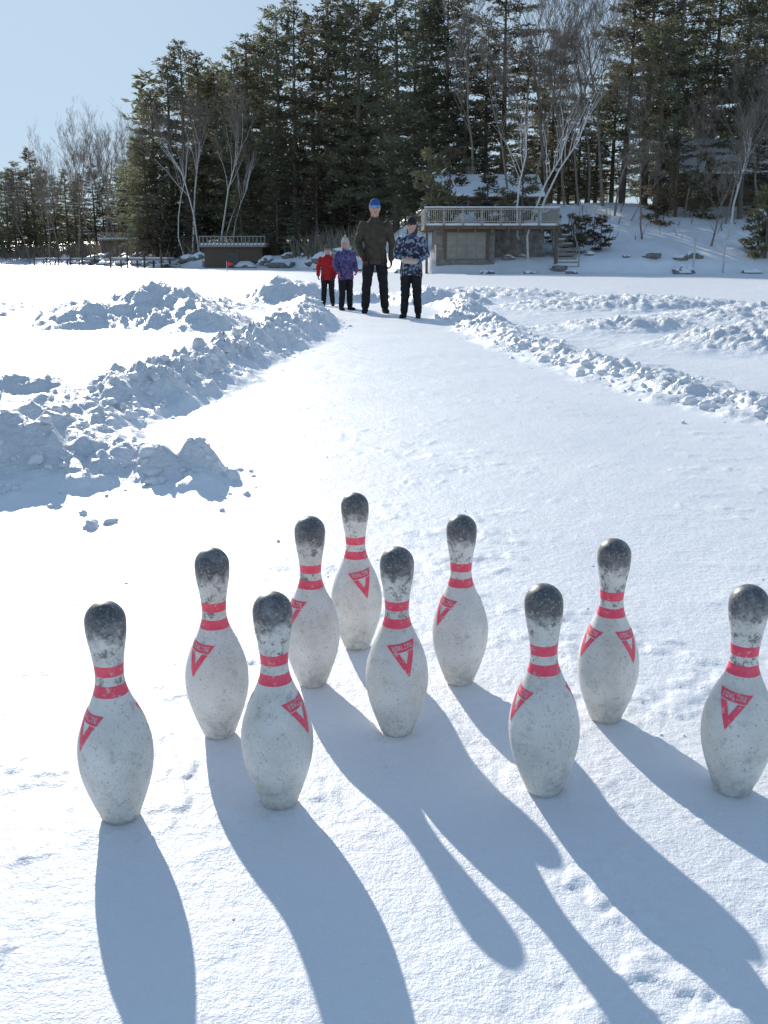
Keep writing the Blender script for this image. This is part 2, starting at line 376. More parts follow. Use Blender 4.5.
person('adult_woman', gz(.43, 15.85), -.15, 1.55, dict(bulk=1.08, stance=.10, hair=True, head_turn=-.35, arms=[
    ((-.28, .0, 1.12), (-.09, -.24, 1.07), (.95, -.2, .1), (0, .3, -1)), ((.28, .0, 1.12), (.10, -.25, 1.02), (-.95, -.15, .15), (0, .3, 1))],
    extra=[([(-.10, -.27, 1.03), (.08, -.28, 1.02)], [.05, .05], 'item')]),
    dict(jacket=fabric('patterned_jacket', (.02, .024, .045), ((.24, .27, .34), (.06, .09, .17)), 26), pants=BLACKP, boot=BOOT, hat=fabric('dark_hat', (.035, .03, .035), (.02, .02, .02)), hatband=fabric('dark_hat_band', (.06, .05, .05), (.03, .03, .03)), glove=SKIN, hair=simple('brown_hair', (.10, .055, .03), (.05, .03, .02), .6, 40, .2), item=fabric('cream_mittens', (.55, .5, .45), (.4, .36, .32))))
person('child_in_purple_jacket', gz(-.70, 18.3), .5, 1.30, dict(bulk=1.05, wide=1.04, stance=.10, flaps=True, pom=True, head_turn=-.9, step=.03, arms=[
    ((-.27, .03, 1.14), (-.24, -.10, .95), (0, -.35, -.9), (1, 0, 0)), ((.27, .0, 1.14), (.20, -.17, .98), (-.3, -.6, -.6), (-1, 0, 0))]),
    dict(jacket=fabric('purple_print_jacket', (.05, .045, .15), ((.12, .12, .32), (.16, .06, .15)), 28), pants=BLACKP, boot=BOOT, hat=fabric('cream_knit_hat', (.60, .55, .50), (.42, .36, .34)), hatband=fabric('pink_knit', (.55, .38, .40), (.5, .4, .4)), glove=fabric('pink_glove', (.5, .10, .2), (.3, .06, .12))))
person('child_in_red_jacket', gz(-1.12, 20.0), -.1, 1.19, dict(bulk=1.05, wide=1.06, stance=.10, head_turn=.5, arms=[
    ((-.28, .03, 1.14), (-.26, -.06, .93), (0, -.2, -1), (1, 0, 0)), ((.28, .0, 1.14), (.24, -.12, .95), (-.1, -.4, -.9), (-1, 0, 0))]),
    dict(jacket=fabric('red_jacket', (.50, .025, .03), (.32, .015, .02)), pants=BLACKP, boot=BOOT, hat=fabric('grey_beanie', (.12, .12, .11), (.06, .06, .06)), hatband=fabric('grey_band', (.22, .22, .20), (.15, .15, .14)), glove=fabric('black_glove', (.03, .03, .03), (.02, .02, .02))))

# ------------------------------------------------------------ ground sheet
ys = np.concatenate([np.array([-60, -25, -10, -4, -1.5, -.5, 0, .2, .35, .5, .65]),
                     np.exp(np.linspace(math.log(.78), math.log(26), 700)),
                     np.exp(np.linspace(math.log(26.3), math.log(110), 130)),
                     np.exp(np.linspace(math.log(112), math.log(3000), 50))])
s_in = np.linspace(-1, 1, 640)
ext = np.array([1.03, 1.08, 1.16, 1.3, 1.6, 2.2, 3.5, 6, 12, 25])
s = np.concatenate([-ext[::-1], s_in, ext])
W = .58 * np.clip(ys, .35, None) + .9
X = s[None, :] * W[:, None]; Y = np.repeat(ys[:, None], len(s), 1)
jn = int(np.searchsorted(ys, 50.0))
Z = np.zeros_like(X); LO = np.zeros_like(X)
for a_, b_ in ((0, jn), (jn, len(ys))):
    zz, ll = height(X[a_:b_].ravel(), Y[a_:b_].ravel(), True)
    Z[a_:b_] = zz.reshape(b_ - a_, -1); LO[a_:b_] = ll.reshape(b_ - a_, -1)
V = np.stack([X.ravel(), Y.ravel(), Z.ravel()], 1)
nr, nc = len(ys), len(s)
idx = np.arange(nr * nc).reshape(nr, nc)
F = np.stack([idx[:-1, :-1], idx[:-1, 1:], idx[1:, 1:], idx[1:, :-1]], -1).reshape(-1, 4)
g_ = mesh_np('snow_ground', V, F, [SNOWG], smooth=True)
at = g_.data.attributes.new('loose', 'FLOAT', 'POINT'); at.data.foreach_set('value', LO.ravel().astype(np.float32))

def ico():
    import bmesh
    bm = bmesh.new(); bmesh.ops.create_icosphere(bm, subdivisions=2, radius=1)
    base = np.array([v.co[:] for v in bm.verts]); fc = np.array([[v.index for v in f.verts] for f in bm.faces]); bm.free(); return base, fc
def chunk_obj():
    base, fc = ico()
    shapes = []
    for k in range(24):
        shapes.append(base * (1 + .7 * (np.array([mnoise.noise(Vector(p) * 1.3 + Vector((k * 9.1, 0, 0))) for p in base]))[:, None]))
    Vs, Fs = [], []; n = 0; pts = []
    edge = CLEAR[2:-3]
    for i in range(len(edge) - 1):
        a, b = edge[i], edge[i + 1]; Ln = math.dist(a, b)
        for _ in range(int(Ln * (60 if b[1] < 9 else 36))):
            t = random.random(); off = random.gauss(.20, .17)
            px_ = a[0] + (b[0] - a[0]) * t; py_ = a[1] + (b[1] - a[1]) * t
            nx, ny = -(b[1] - a[1]) / Ln, (b[0] - a[0]) / Ln
            if py_ < 17:
                r = random.uniform(.010, .028) * (.6 if random.random() < .75 else 1.6)
                if off < 0: r *= .5
                pts.append((px_ + nx * off, py_ + ny * off, r))
    for _ in range(60):
        y = random.uniform(1.0, 7); x = random.uniform(-.8, .8) * y * .7
        pts.append((x, y, random.uniform(.002, .0045)))
    for p in [(-1.02, 3.28, .034), (-.97, 3.34, .020), (-1.1, 3.45, .014), (-.6, 3.5, .010), (-.35, 3.1, .007)]: pts.append(p)
    A = np.array(pts); ok = np.ones(len(A), bool)
    for px_, py_, _, _ in PINS: ok &= (A[:, 0] - px_) ** 2 + (A[:, 1] - py_) ** 2 > .006
    A = A[ok]; z = height(A[:, 0], A[:, 1])
    for (x, y, r), zz in zip(A, z):
        b = random.choice(shapes) * np.array([random.uniform(.8, 1.4), random.uniform(.8, 1.2), random.uniform(.6, .95)]) * r
        a = random.random() * 6.28; R = np.array([[math.cos(a), -math.sin(a), 0], [math.sin(a), math.cos(a), 0], [0, 0, 1]])
        Vs.append(b @ R.T + np.array([x, y, zz + r * .15])); Fs.append(fc + n); n += len(base)
    mesh_np('snow_chunks', np.concatenate(Vs), np.concatenate(Fs), [SNOW], smooth=True)
chunk_obj()

# ------------------------------------------------------------ bowling pins
IN = .0254
pz = [0, .12, .75, 1.5, 2.25, 3.375, 4.5, 5.875, 7.25, 8.625, 9.375, 10, 10.875, 11.75, 12.625, 13.3, 13.73]
pd = [2.0, 2.25, 2.828, 3.40, 3.906, 4.51, 4.766, 4.563, 3.703, 2.472, 1.965, 1.797, 1.87, 2.094, 2.406, 2.53, 2.547]
pzn = np.array(pz); prn = np.array(pd) / 2
tan = np.gradient(prn, pzn); tan[-1] = 0
def Rp(zi):
    if zi >= 13.73: return math.sqrt(max(0, 1.2735 ** 2 - (zi - 13.73) ** 2))
    i = min(len(pz) - 2, max(0, int(np.searchsorted(pzn, zi, 'right') - 1)))
    h = pzn[i + 1] - pzn[i]; t = (zi - pzn[i]) / h
    return ((2 * t ** 3 - 3 * t ** 2 + 1) * prn[i] + (t ** 3 - 2 * t ** 2 + t) * h * tan[i] + (-2 * t ** 3 + 3 * t ** 2) * prn[i + 1] + (t ** 3 - t ** 2) * h * tan[i + 1])
def pin_mat(red):
    m, nt, out = newmat('pin_red_print' if red else 'pin_coating')
    tc = N(nt, 'ShaderNodeTexCoord'); oi = N(nt, 'ShaderNodeObjectInfo')
    va = N(nt, 'ShaderNodeVectorMath'); va.operation = 'ADD'
    cmb = N(nt, 'ShaderNodeCombineXYZ'); L(nt, math_(nt, 'MULTIPLY', oi.outputs['Random'], 37.), cmb.inputs[0]); L(nt, math_(nt, 'MULTIPLY', oi.outputs['Random'], 11.), cmb.inputs[1])
    L(nt, tc.outputs['Object'], va.inputs[0]); L(nt, cmb.outputs[0], va.inputs[1]); v = va.outputs[0]
    sp = N(nt, 'ShaderNodeSeparateXYZ'); L(nt, tc.outputs['Object'], sp.inputs[0]); z = sp.outputs['Z']
    nb = noise(nt, v, 16, 5, .6); nm = noise(nt, v, 60, 5, .65); nf = noise(nt, v, 230, 3, .6)
    base = ramp(nt, nb.outputs['Fac'], [(.3, (.60, .58, .52)), (.52, (.74, .72, .67)), (.75, (.83, .81, .77))]).outputs[0]
    spk = ramp(nt, nf.outputs['Fac'], [(.56, (0, 0, 0)), (.66, (1, 1, 1))]).outputs[0]
    spm = ramp(nt, nm.outputs['Fac'], [(.45, (0, 0, 0)), (.62, (1, 1, 1))]).outputs[0]
    f1 = math_(nt, 'MULTIPLY', spk, math_(nt, 'MULTIPLY_ADD', spm, .45, .18))
    c = mixc(nt, f1, base, (.17, .16, .15))
    gm = ramp(nt, noise(nt, v, 34, 6, .75).outputs['Fac'], [(.56, (0, 0, 0)), (.67, (1, 1, 1))]).outputs[0]
    c = mixc(nt, math_(nt, 'MULTIPLY', gm, .45), c, (.30, .29, .27))
    lo = N(nt, 'ShaderNodeMapRange'); lo.inputs[1].default_value = .08; lo.inputs[2].default_value = .0; L(nt, z, lo.inputs[0])
    c = mixc(nt, math_(nt, 'MULTIPLY', lo.outputs[0], math_(nt, 'MULTIPLY_ADD', spm, .5, .15)), c, (.27, .25, .22))
    redc = ramp(nt, nm.outputs['Fac'], [(.3, (.86, .05, .12)), (.7, (.94, .12, .18))]).outputs[0]
    wear = ramp(nt, noise(nt, v, 95, 5, .7).outputs['Fac'], [(.58, (0, 0, 0)), (.65, (1, 1, 1))]).outputs[0]
    keep = math_(nt, 'SUBTRACT', 1.0, math_(nt, 'MULTIPLY', wear, .5))
    if red:
        c = mixc(nt, keep, c, redc)
    else:
        zz = math_(nt, 'ADD', z, math_(nt, 'MULTIPLY', math_(nt, 'SUBTRACT', nm.outputs['Fac'], .5), .003))
        b1 = math_(nt, 'COMPARE', zz, .2700, .0092); b2 = math_(nt, 'COMPARE', zz, .2365, .0090)
        bb = math_(nt, 'MAXIMUM', b1, b2)
        mk = math_(nt, 'MULTIPLY', math_(nt, 'COMPARE', zz, .280, .05), ramp(nt, noise(nt, v, 45, 6, .8).outputs['Fac'], [(.53, (0, 0, 0)), (.60, (1, 1, 1))]).outputs[0])
        c = mixc(nt, math_(nt, 'MULTIPLY', mk, .75), c, (.06, .055, .05))
        c = mixc(nt, math_(nt, 'MULTIPLY', bb, keep), c, redc)
        hi = N(nt, 'ShaderNodeMapRange'); hi.inputs[1].default_value = .316; hi.inputs[2].default_value = .338; L(nt, math_(nt, 'ADD', z, math_(nt, 'MULTIPLY', math_(nt, 'SUBTRACT', noise(nt, v, 48, 5, .75).outputs['Fac'], .5), .08)), hi.inputs[0])
        dk0 = ramp(nt, nf.outputs['Fac'], [(.35, (.03, .03, .034)), (.58, (.085, .084, .09)), (.70, (.40, .40, .40))]).outputs[0]
        # rubbed, dusty patches on the crown
        rub = ramp(nt, noise(nt, v, 28, 6, .75).outputs['Fac'], [(.48, (0, 0, 0)), (.68, (1, 1, 1))]).outputs[0]
        dk = mixc(nt, math_(nt, 'MULTIPLY', rub, .6), dk0, (.34, .34, .34))
        c = mixc(nt, math_(nt, 'MULTIPLY', hi.outputs[0], .93), c, dk)
    b = N(nt, 'ShaderNodeBsdfPrincipled'); b.inputs['Roughness'].default_value = .42
    b.inputs['Specular IOR Level'].default_value = .5
    L(nt, c, b.inputs['Base Color'])
    bp = N(nt, 'ShaderNodeBump'); bp.inputs['Strength'].default_value = .5; bp.inputs['Distance'].default_value = .002
    L(nt, nm.outputs['Fac'], bp.inputs['Height']); L(nt, bp.outputs[0], b.inputs['Normal'])
    L(nt, b.outputs[0], out.inputs[0]); return m
PINM, PINR = pin_mat(False), pin_mat(True)
FONT = {'B': '110101110101110', 'O': '111101101101111', 'W': '101101101111101', 'L': '100100100100111', 'I': '111010010010111', 'N': '111101101101101', 'G': '111100101101111'}
def red_at(sx, t):
    hw = .0295 * (t + .033) / .063
    if not (-.033 < t < .030) or abs(sx) > hw: return False
    if t > .0145:
        W_ = 'BOWLING'; cs = .00150; x0 = -len(W_) * 4 * cs / 2 + cs / 2; col = int((sx - x0) // cs); row = int((.0262 - t) // cs)
        if 0 <= row < 5 and 0 <= col < len(W_) * 4:
            ch, k = divmod(col, 4)
            if k < 3 and FONT[W_[ch]][row * 3 + k] == '1': return False
        return True
    if t > .0125: return False
    if abs(sx) > hw - .0118: return True
    return False
def pin_mesh(logos, tilt):
    zs = np.concatenate([[0], np.linspace(.02, 13.7, 90), 13.73 + 1.2735 * np.sin(np.linspace(.03, math.pi / 2, 16))])
    n = 60; V = []; Fq = []
    for z in zs:
        r = Rp(z) if z < 15.0 else .004
        for k in range(n):
            a = 2 * math.pi * k / n; V.append((r * math.cos(a) * IN, r * math.sin(a) * IN, z * IN))
    for i in range(len(zs) - 1):
        for k in range(n):
            Fq.append((i * n + k, i * n + (k + 1) % n, (i + 1) * n + (k + 1) % n, (i + 1) * n + k))
    m = [0] * len(Fq)
    V[-n:] = [(v[0] * .01, v[1] * .01, v[2]) for v in V[-n:]]
    c = .0008; ct, st = math.cos(math.radians(tilt)), math.sin(math.radians(tilt))
    for phi in logos:
        cache = {}
        def vert(i, j):
            if (i, j) in cache: return cache[(i, j)]
            sx, t = i * c, j * c; a, b = sx * ct - t * st, sx * st + t * ct
            z = .174 + b; r = Rp(z / IN) * IN + .0006
            ph = math.radians(phi) + a / r
            V.append((r * math.sin(ph), -r * math.cos(ph), z)); cache[(i, j)] = len(V) - 1; return len(V) - 1
        for i in range(-38, 38):
            for j in range(-42, 38):
                if red_at((i + .5) * c, (j + .5) * c):
                    Fq.append((vert(i, j), vert(i + 1, j), vert(i + 1, j + 1), vert(i, j + 1))); m.append(1)
    return V, Fq, m
for i, (x, y, ph, tl) in enumerate(PINS):
    logos = [ph, ph + (118 if i == 8 else 180)]
    V, Fq, m = pin_mesh(logos, tl)
    o = mesh_np('bowling_pin' + ('' if i == 0 else '.%03d' % i), V, Fq, [PINM, PINR], m, smooth=True)
    o.location = (x, y, -.002)
    o.rotation_euler = (random.uniform(-.008, .008), random.uniform(-.006, .006) - (.035 if i == 7 else .004), 0)

# ------------------------------------------------------------ trees
def conifer(name, H, crown0, width, seed, dens=1.0, needle=NEEDLE, irregular=.35, snow=.02):
    rnd = random.Random(seed); mb = MB()
    tr = H * .014 + .05
    lean = [(rnd.uniform(-.2, .2), rnd.uniform(-.2, .2)) for _ in range(3)]
    def axis(z):
        t = z / H; return Vector((lean[0][0] * math.sin(t * 3) + lean[1][0] * t, lean[0][1] * math.sin(t * 2.5) + lean[1][1] * t, z))
    zs = [H * k / 10 for k in range(11)]
    mb.tube([axis(z) - Vector((0, 0, .6 if z == 0 else 0)) for z in zs], [tr * (1 - .93 * k / 10) for k in range(11)], 8, 0)
    A, D = [], []
    z = H * crown0
    while z < H - .15:
        t = (z - H * crown0) / (H * (1 - crown0))
        prof = (min(1, (t + .12) / .25)) ** .6 * (1 - t) ** .58 + .05
        nb = rnd.randint(3, 5)
        for b in range(nb):
            if rnd.random() < irregular * .5: continue
            az = rnd.random() * 6.283; ln = width * prof * rnd.uniform(1 - irregular, 1 + irregular * .7)
            rise = rnd.uniform(-.1, .3) + .35 * t
            p0 = axis(z); pts = []
            for k in range(5):
                q = k / 4; pts.append(p0 + Vector((math.cos(az) * ln * q, math.sin(az) * ln * q, ln * (rise * q - .28 * q * q + .12 * q ** 3))))
            mb.tube(pts, [max(.012, tr * .22 * (1 - t * .6) * (1 - .85 * k / 4)) for k in range(5)], 3, 0, caps=False)
            nc_ = max(3, int(ln * 3.6 * dens))
            for c in range(nc_):
                q = .22 + .78 * (c + rnd.random()) / nc_
                k = min(3, int(q * 4)); f = q * 4 - k; p = pts[k].lerp(pts[k + 1], f)
                side = rnd.uniform(-1, 1) * .32 * ln * (1.1 - q)
                A.append((p.x - math.sin(az) * side, p.y + math.cos(az) * side, p.z + rnd.uniform(-.12, .1) - abs(side) * .12))
                D.append((math.cos(az) - math.sin(az) * side * .8, math.sin(az) + math.cos(az) * side * .8, rnd.uniform(-.05, .35)))
        z += rnd.uniform(.30, .68) * (1 if t < .7 else .7)
    rs = np.random.RandomState(seed)
    A = np.repeat(np.array(A), 6, 0); D = np.repeat(np.array(D), 6, 0); n_ = len(A)
    A = A + rs.normal(0, 1, A.shape) * (.16, .16, .10)
    D = D / np.linalg.norm(D, axis=1)[:, None] + rs.normal(0, 1, D.shape) * (.6, .6, .55); D /= np.linalg.norm(D, axis=1)[:, None]
    Ls = rs.uniform(.25, .62, (n_, 1)); Wd = rs.uniform(.04, .10, (n_, 1))
    S = np.cross(D, rs.normal(size=D.shape)); S /= np.linalg.norm(S, axis=1)[:, None] + 1e-9
    Vn = np.stack([A - S * Wd * .4, A + D * Ls * .45 - S * Wd, A + D * Ls, A + D * Ls * .45 + S * Wd], 1).reshape(-1, 3)
    n = mb.n; mb.v.append(Vn); mb.f += list(map(tuple, (np.arange(n_ * 4).reshape(-1, 4) + n).tolist()))
    mb.m += np.where(rs.rand(n_) < snow, 2, 1).tolist(); mb.n += len(Vn)
    return mb.obj(name, [BARK, needle, SNOW], smooth=False, link=False).data

def bare(name, H, seed, mat, r0=.16, spread=.55, levels=5, curve=0., twigmat=None, trunkfrac=.45, lean=0.):
    rnd = random.Random(seed); mb = MB()
    def grow(p, d, ln, r, lv):
        pts = [p]; rad = [r]; k = 5 if lv == 0 else (3 if lv < 4 else 2)
        for i in range(k):
            d = (d + Vector((rnd.gauss(0, .10), rnd.gauss(0, .10), rnd.gauss(0, .05) + (.05 if lv else 0))) + (Vector((curve, 0, 0)) if lv == 0 else Vector())).normalized()
            p = p + d * ln / k; pts.append(p); rad.append(max(.009, r * (1 - .6 * (i + 1) / k)))
        mb.tube(pts, rad, 7 if lv == 0 else (4 if lv < 3 else 3), 0 if lv < 2 else 1, caps=False)
        if lv >= levels: return
        nch = (10 if lv == 0 else rnd.randint(3, 5) if lv < 4 else 3)
        for c in range(nch):
            q = (trunkfrac + (1 - trunkfrac) * (c + .5) / nch) if lv == 0 else rnd.uniform(.25, 1)
            j = min(k - 1, int(q * k)); pp = pts[j].lerp(pts[j + 1], q * k - j)
            az = rnd.random() * 6.283; sd = Vector((math.cos(az), math.sin(az), .15))
            nd = (d * (1 - spread * .5) + sd * spread * rnd.uniform(.7, 1.2) + Vector((0, 0, .25))).normalized()
            l2 = ln * (rnd.uniform(.28, .5) * (1.15 - .4 * q) if lv == 0 else rnd.uniform(.42, .68))
            grow(pp, nd, l2, max(.01, rad[j] * (.45 if lv == 0 else .6)), lv + 1)
    grow(Vector((0, 0, -.3)), Vector((lean, 0, 1)).normalized(), H * .92, r0, 0)
    return mb.obj(name, [mat, twigmat or TWIG], smooth=False, link=False).data

PFULL = [conifer('pine_full_%d' % i, 25, .08, w, 100 + i, 1.2, NEEDLE if i != 1 else NEEDLE2, .55) for i, w in enumerate((4.6, 4.0, 5.6))]
PHIGH = [conifer('pine_high_%d' % i, 25, c, w, 200 + i, 1.1, NEEDLE, .65) for i, (w, c) in enumerate(((5.0, .34), (5.6, .28)))]
PSMALL = [conifer('pine_small', 6, .03, 1.7, 300, 2.0, NEEDLE2)]
BARE = [bare('bare_a', 18, 11, TWIG, .2), bare('bare_b', 18, 12, TWIG, .17, .5), bare('bare_c', 18, 13, TWIG, .15, .65)]
BIRCHES = [bare('birch_a', 15, 21, BIRCH, .14, .4, 4, .03, TWIG, .5), bare('birch_b', 15, 22, BIRCH, .12, .4, 4, -.05, TWIG, .55), bare('birch_c', 15, 23, BIRCH, .13, .35, 4, .05, TWIG, .55),
           bare('birch_d', 15, 24, BIRCH, .10, .22, 2, -.03, TWIG, .6)]
cnt = {}
def place(kind, data, nomH, b, dist, elev=None, h=None, sxy=1., rot=None, tilt=(0, 0)):
    x = b * dist * .968; y = dist; g = hz(x, y)
    if h is None: h = elev * dist + .9 - g
    k = cnt.get(kind, 0); cnt[kind] = k + 1
    o = bpy.data.objects.new(kind + ('' if k == 0 else '.%03d' % k), data); C.objects.link(o)
    sc = h / nomH; o.scale = (sc ** .7 * sxy, sc ** .7 * sxy, sc); o.location = (x, y, g)
    o.rotation_euler = (tilt[0], tilt[1], random.random() * 6.28 if rot is None else rot); return o
def px(p): return (p - 384) / 976.
E = lambda t: (259.6 - t) * .00091
for p, t in [(-28, 150), (-12, 168), (3, 160), (10, 172), (17, 165), (24, 158), (31, 166), (37, 144), (48, 166), (58, 172), (70, 166), (78, 178), (84, 170), (98, 160), (106, 176), (112, 172), (124, 164), (138, 140), (-45, 160)]:
    place('pine_tree', random.choice(PFULL), 25, px(p), random.uniform(192, 205), E(t), sxy=.95)
for p, t in [(62, 128), (78, 112), (92, 122), (106, 108), (118, 116), (134, 112), (144, 118), (30, 160), (50, 150)]:
    place('bare_tree', random.choice(BARE), 18, px(p), random.uniform(165, 190), E(t + 34), sxy=.85)
for p, t, d in [(160, 88, 128), (176, 56, 130), (190, 40, 126), (206, 52, 131), (222, 70, 128), (238, 46, 124), (252, 34, 120), (268, 36, 118), (283, 8, 118), (298, 2, 112),
                (314, 16, 116), (330, -8, 110), (346, 5, 112), (362, -20, 106), (378, 6, 108), (396, -18, 100), (412, 2, 96), (428, -14, 92), (446, -22, 92), (464, 10, 90), (150, 125, 126)]:
    place('pine_tree', random.choice(PFULL), 25, px(p), d, E(t), sxy=random.uniform(.95, 1.15))
for p, t, d in [(165, 180, 118), (195, 190, 117), (243, 180, 112), (278, 170, 108), (318, 160, 104), (350, 150, 104), (405, 170, 92), (148, 196, 122), (436, 150, 93), (372, 150, 100), (300, 195, 106), (335, 200, 104)]:
    place('pine_tree', PFULL[random.randint(0, 2)], 25, px(p), d, E(t), sxy=1.0)
for p, t, d, hi in [(484, 30, 92, 0), (500, -30, 94, 1), (522, 40, 98, 0), (540, 88, 102, 0), (556, 100, 100, 0), (574, 96, 98, 0), (592, 84, 99, 0), (608, 60, 98, 0), (618, -30, 90, 1),
                    (640, -45, 92, 1), (655, 10, 96, 0), (668, -60, 84, 1), (690, -10, 98, 0), (704, -50, 90, 1), (728, -60, 86, 1), (748, -20, 94, 1), (764, -50, 80, 1), (790, -40, 84, 1), (815, -30, 88, 0), (548, 30, 104, 1),(583, 130, 90, 0), (565, 125, 92, 0),
                    (672, 110, 80, 0), (736, 70, 78, 1), (762, 105, 79, 0), (652, 20, 81, 1)]:
    place('pine_tree', random.choice(PHIGH if hi else PFULL), 25, px(p), d, E(t), sxy=random.uniform(.85, 1.1))
for p, t, d in [(470, 30, 88), (508, 60, 84), (532, 30, 86), (545, 5, 90), (562, 55, 86), (586, 35, 88), (600, 15, 84), (612, 85, 80), (722, 80, 76), (682, 110, 78), (755, 100, 76), (576, 80, 84)]:
    place('bare_tree', random.choice(BARE), 18, px(p), d, E(t), sxy=.85)
place('bare_tree', BARE[2], 18, px(641), 70, E(155), sxy=1.1)
place('bare_tree', BARE[0], 18, px(710), 68, E(165), sxy=1.0)
for p, t, d, i, tl in [(192, 122, 116, 0, -.05), (200, 130, 115, 1, -.12), (218, 120, 114, 2, .02), (226, 150, 113, 3, .08), (236, 155, 112, 3, -.03), (184, 140, 117, 3, -.14)]:
    place('birch_tree', BIRCHES[i], 15, px(p), d, E(t), tilt=(0, tl), rot=random.uniform(-.4, .4))
for p, t, d, i, tl in [(528, 108, 64.5, 3, -.04), (526, 112, 65.5, 3, -.34), (534, 85, 67, 3, .05), (726, 130, 70, 0, .02)]:
    place('birch_tree', BIRCHES[i], 15, px(p), d, E(t), tilt=(0, tl), rot=random.uniform(-.2, .2), sxy=1.15)
for p, d, h in [(573, 66, 2.6), (600, 66.5, 2.3), (584, 69, 2.0), (505, 72, 3.5), (552, 70, 2.2), (757, 66, 3.5), (765, 64.5, 4.5), (156, 120, 7), (163, 118, 5), (448, 77, 5.5), (520, 76, 5), (432, 75, 6), (486, 78, 3.8), (654, 76, 4), (700, 78, 5)]:
    place('small_evergreen', PSMALL[0], 6, px(p), d, h=h)

def forest_mass():
    base = PFULL[0]
    co = np.empty(len(base.vertices) * 3, np.float32); base.vertices.foreach_get('co', co); co = co.reshape(-1, 3)
    nq = len(base.polygons); mi = np.empty(nq, np.int32); base.polygons.foreach_get('material_index', mi)
    q0 = int((mi == 0).sum()); Q = co[-(nq - q0) * 4:].reshape(-1, 4, 3)[::8]
    cen = Q.mean(1, keepdims=True); Q = cen + (Q - cen) * 2.8
    Vs = []; rs = random.Random(5)
    for _ in range(120):
        b = rs.uniform(-.62, .62)
        p = 384 + b * 976
        d = (rs.uniform(225, 270) if p < 150 else rs.uniform(138, 175) if p < 400 else rs.uniform(112, 150))
        top = 176 if p < 150 else (60 + rs.uniform(0, 50) if p < 480 else 135 + rs.uniform(0, 40) if p < 620 else 90 + rs.uniform(0, 50))
        x = b * d * .968; g = hz(x, d); h = E(top) * d + .9 - g
        a = rs.random() * 6.28; R = np.array([[math.cos(a), -math.sin(a), 0], [math.sin(a), math.cos(a), 0], [0, 0, 1]])
        Vs.append(((Q.reshape(-1, 3) @ R.T) * np.array([h / 25 * 1.2, h / 25 * 1.2, h / 25]) + np.array([x, d, g])))
    V = np.concatenate(Vs); F_ = np.arange(len(V)).reshape(-1, 4)
    mesh_np('distant_forest', V, F_, [NEEDLE])
forest_mass()
def brush():
    rs = np.random.RandomState(3); n = 26000
    x = rs.uniform(-110, 48, n); sy = np.interp(x, SHX, SHY); off = np.abs(rs.normal(0, 1, n)) * 14 + 1.5
    right = x > 0
    keep = (~right) | ((rs.rand(n) < .10) & (off > 8)); x, sy, off = x[keep], sy[keep], off[keep]
    y = sy + off; cl = fbm(x, y, .25, 2, 5); k = cl > .42; x, y = x[k], y[k]; z = height(x, y); n = len(x)
    h = rs.uniform(.5, 2.6, n) * np.where(x > 0, .6, 1); w = rs.uniform(.02, .07, n) * np.where(x < -5, 1.8, 1)
    a = rs.rand(n) * 6.28; lx, ly = rs.normal(0, .35, n) * h, rs.normal(0, .35, n) * h
    A = np.stack([x, y, z - .1], 1); T = A + np.stack([lx, ly, h], 1); S = np.stack([np.cos(a), np.sin(a), 0 * a], 1) * w[:, None]
    V = np.stack([A - S, A + S, T + S * .2, T - S * .2], 1).reshape(-1, 3)
    mesh_np('shoreline_brush', V, np.arange(len(V)).reshape(-1, 4), [TWIG, NEEDLE2], (rs.rand(n) < .35).astype(int))
brush()
def rocks():
    base, fc = ico()
    Vs, Fs, M = [], [], []; n = 0
    for i in range(130):
        x = random.uniform(-60, 2) if i < 100 else random.uniform(6, 30); y = float(np.interp(x, SHX, SHY)) + random.uniform(-1.5, 3)
        r = random.uniform(.3, 1.0) * (1 if i < 100 else .5); sd = random.random() * 99
        b = base * (1 + .5 * (np.array([mnoise.noise(Vector(p) + Vector((sd, 0, 0))) for p in base]))[:, None])
        b = b * np.array([1.3, 1, .7]) * r; c = b + np.array([x, y, hz(x, y) + r * .2]); Vs.append(c); Fs.append(fc + n); n += len(base)
        fn = np.cross(b[fc[:, 1]] - b[fc[:, 0]], b[fc[:, 2]] - b[fc[:, 0]]); fn /= np.linalg.norm(fn, axis=1)[:, None]
        M.append((fn[:, 2] > .35).astype(int))
    mesh_np('shoreline_rocks', np.concatenate(Vs), np.concatenate(Fs), [STONE, SNOW], np.concatenate(M))
rocks()

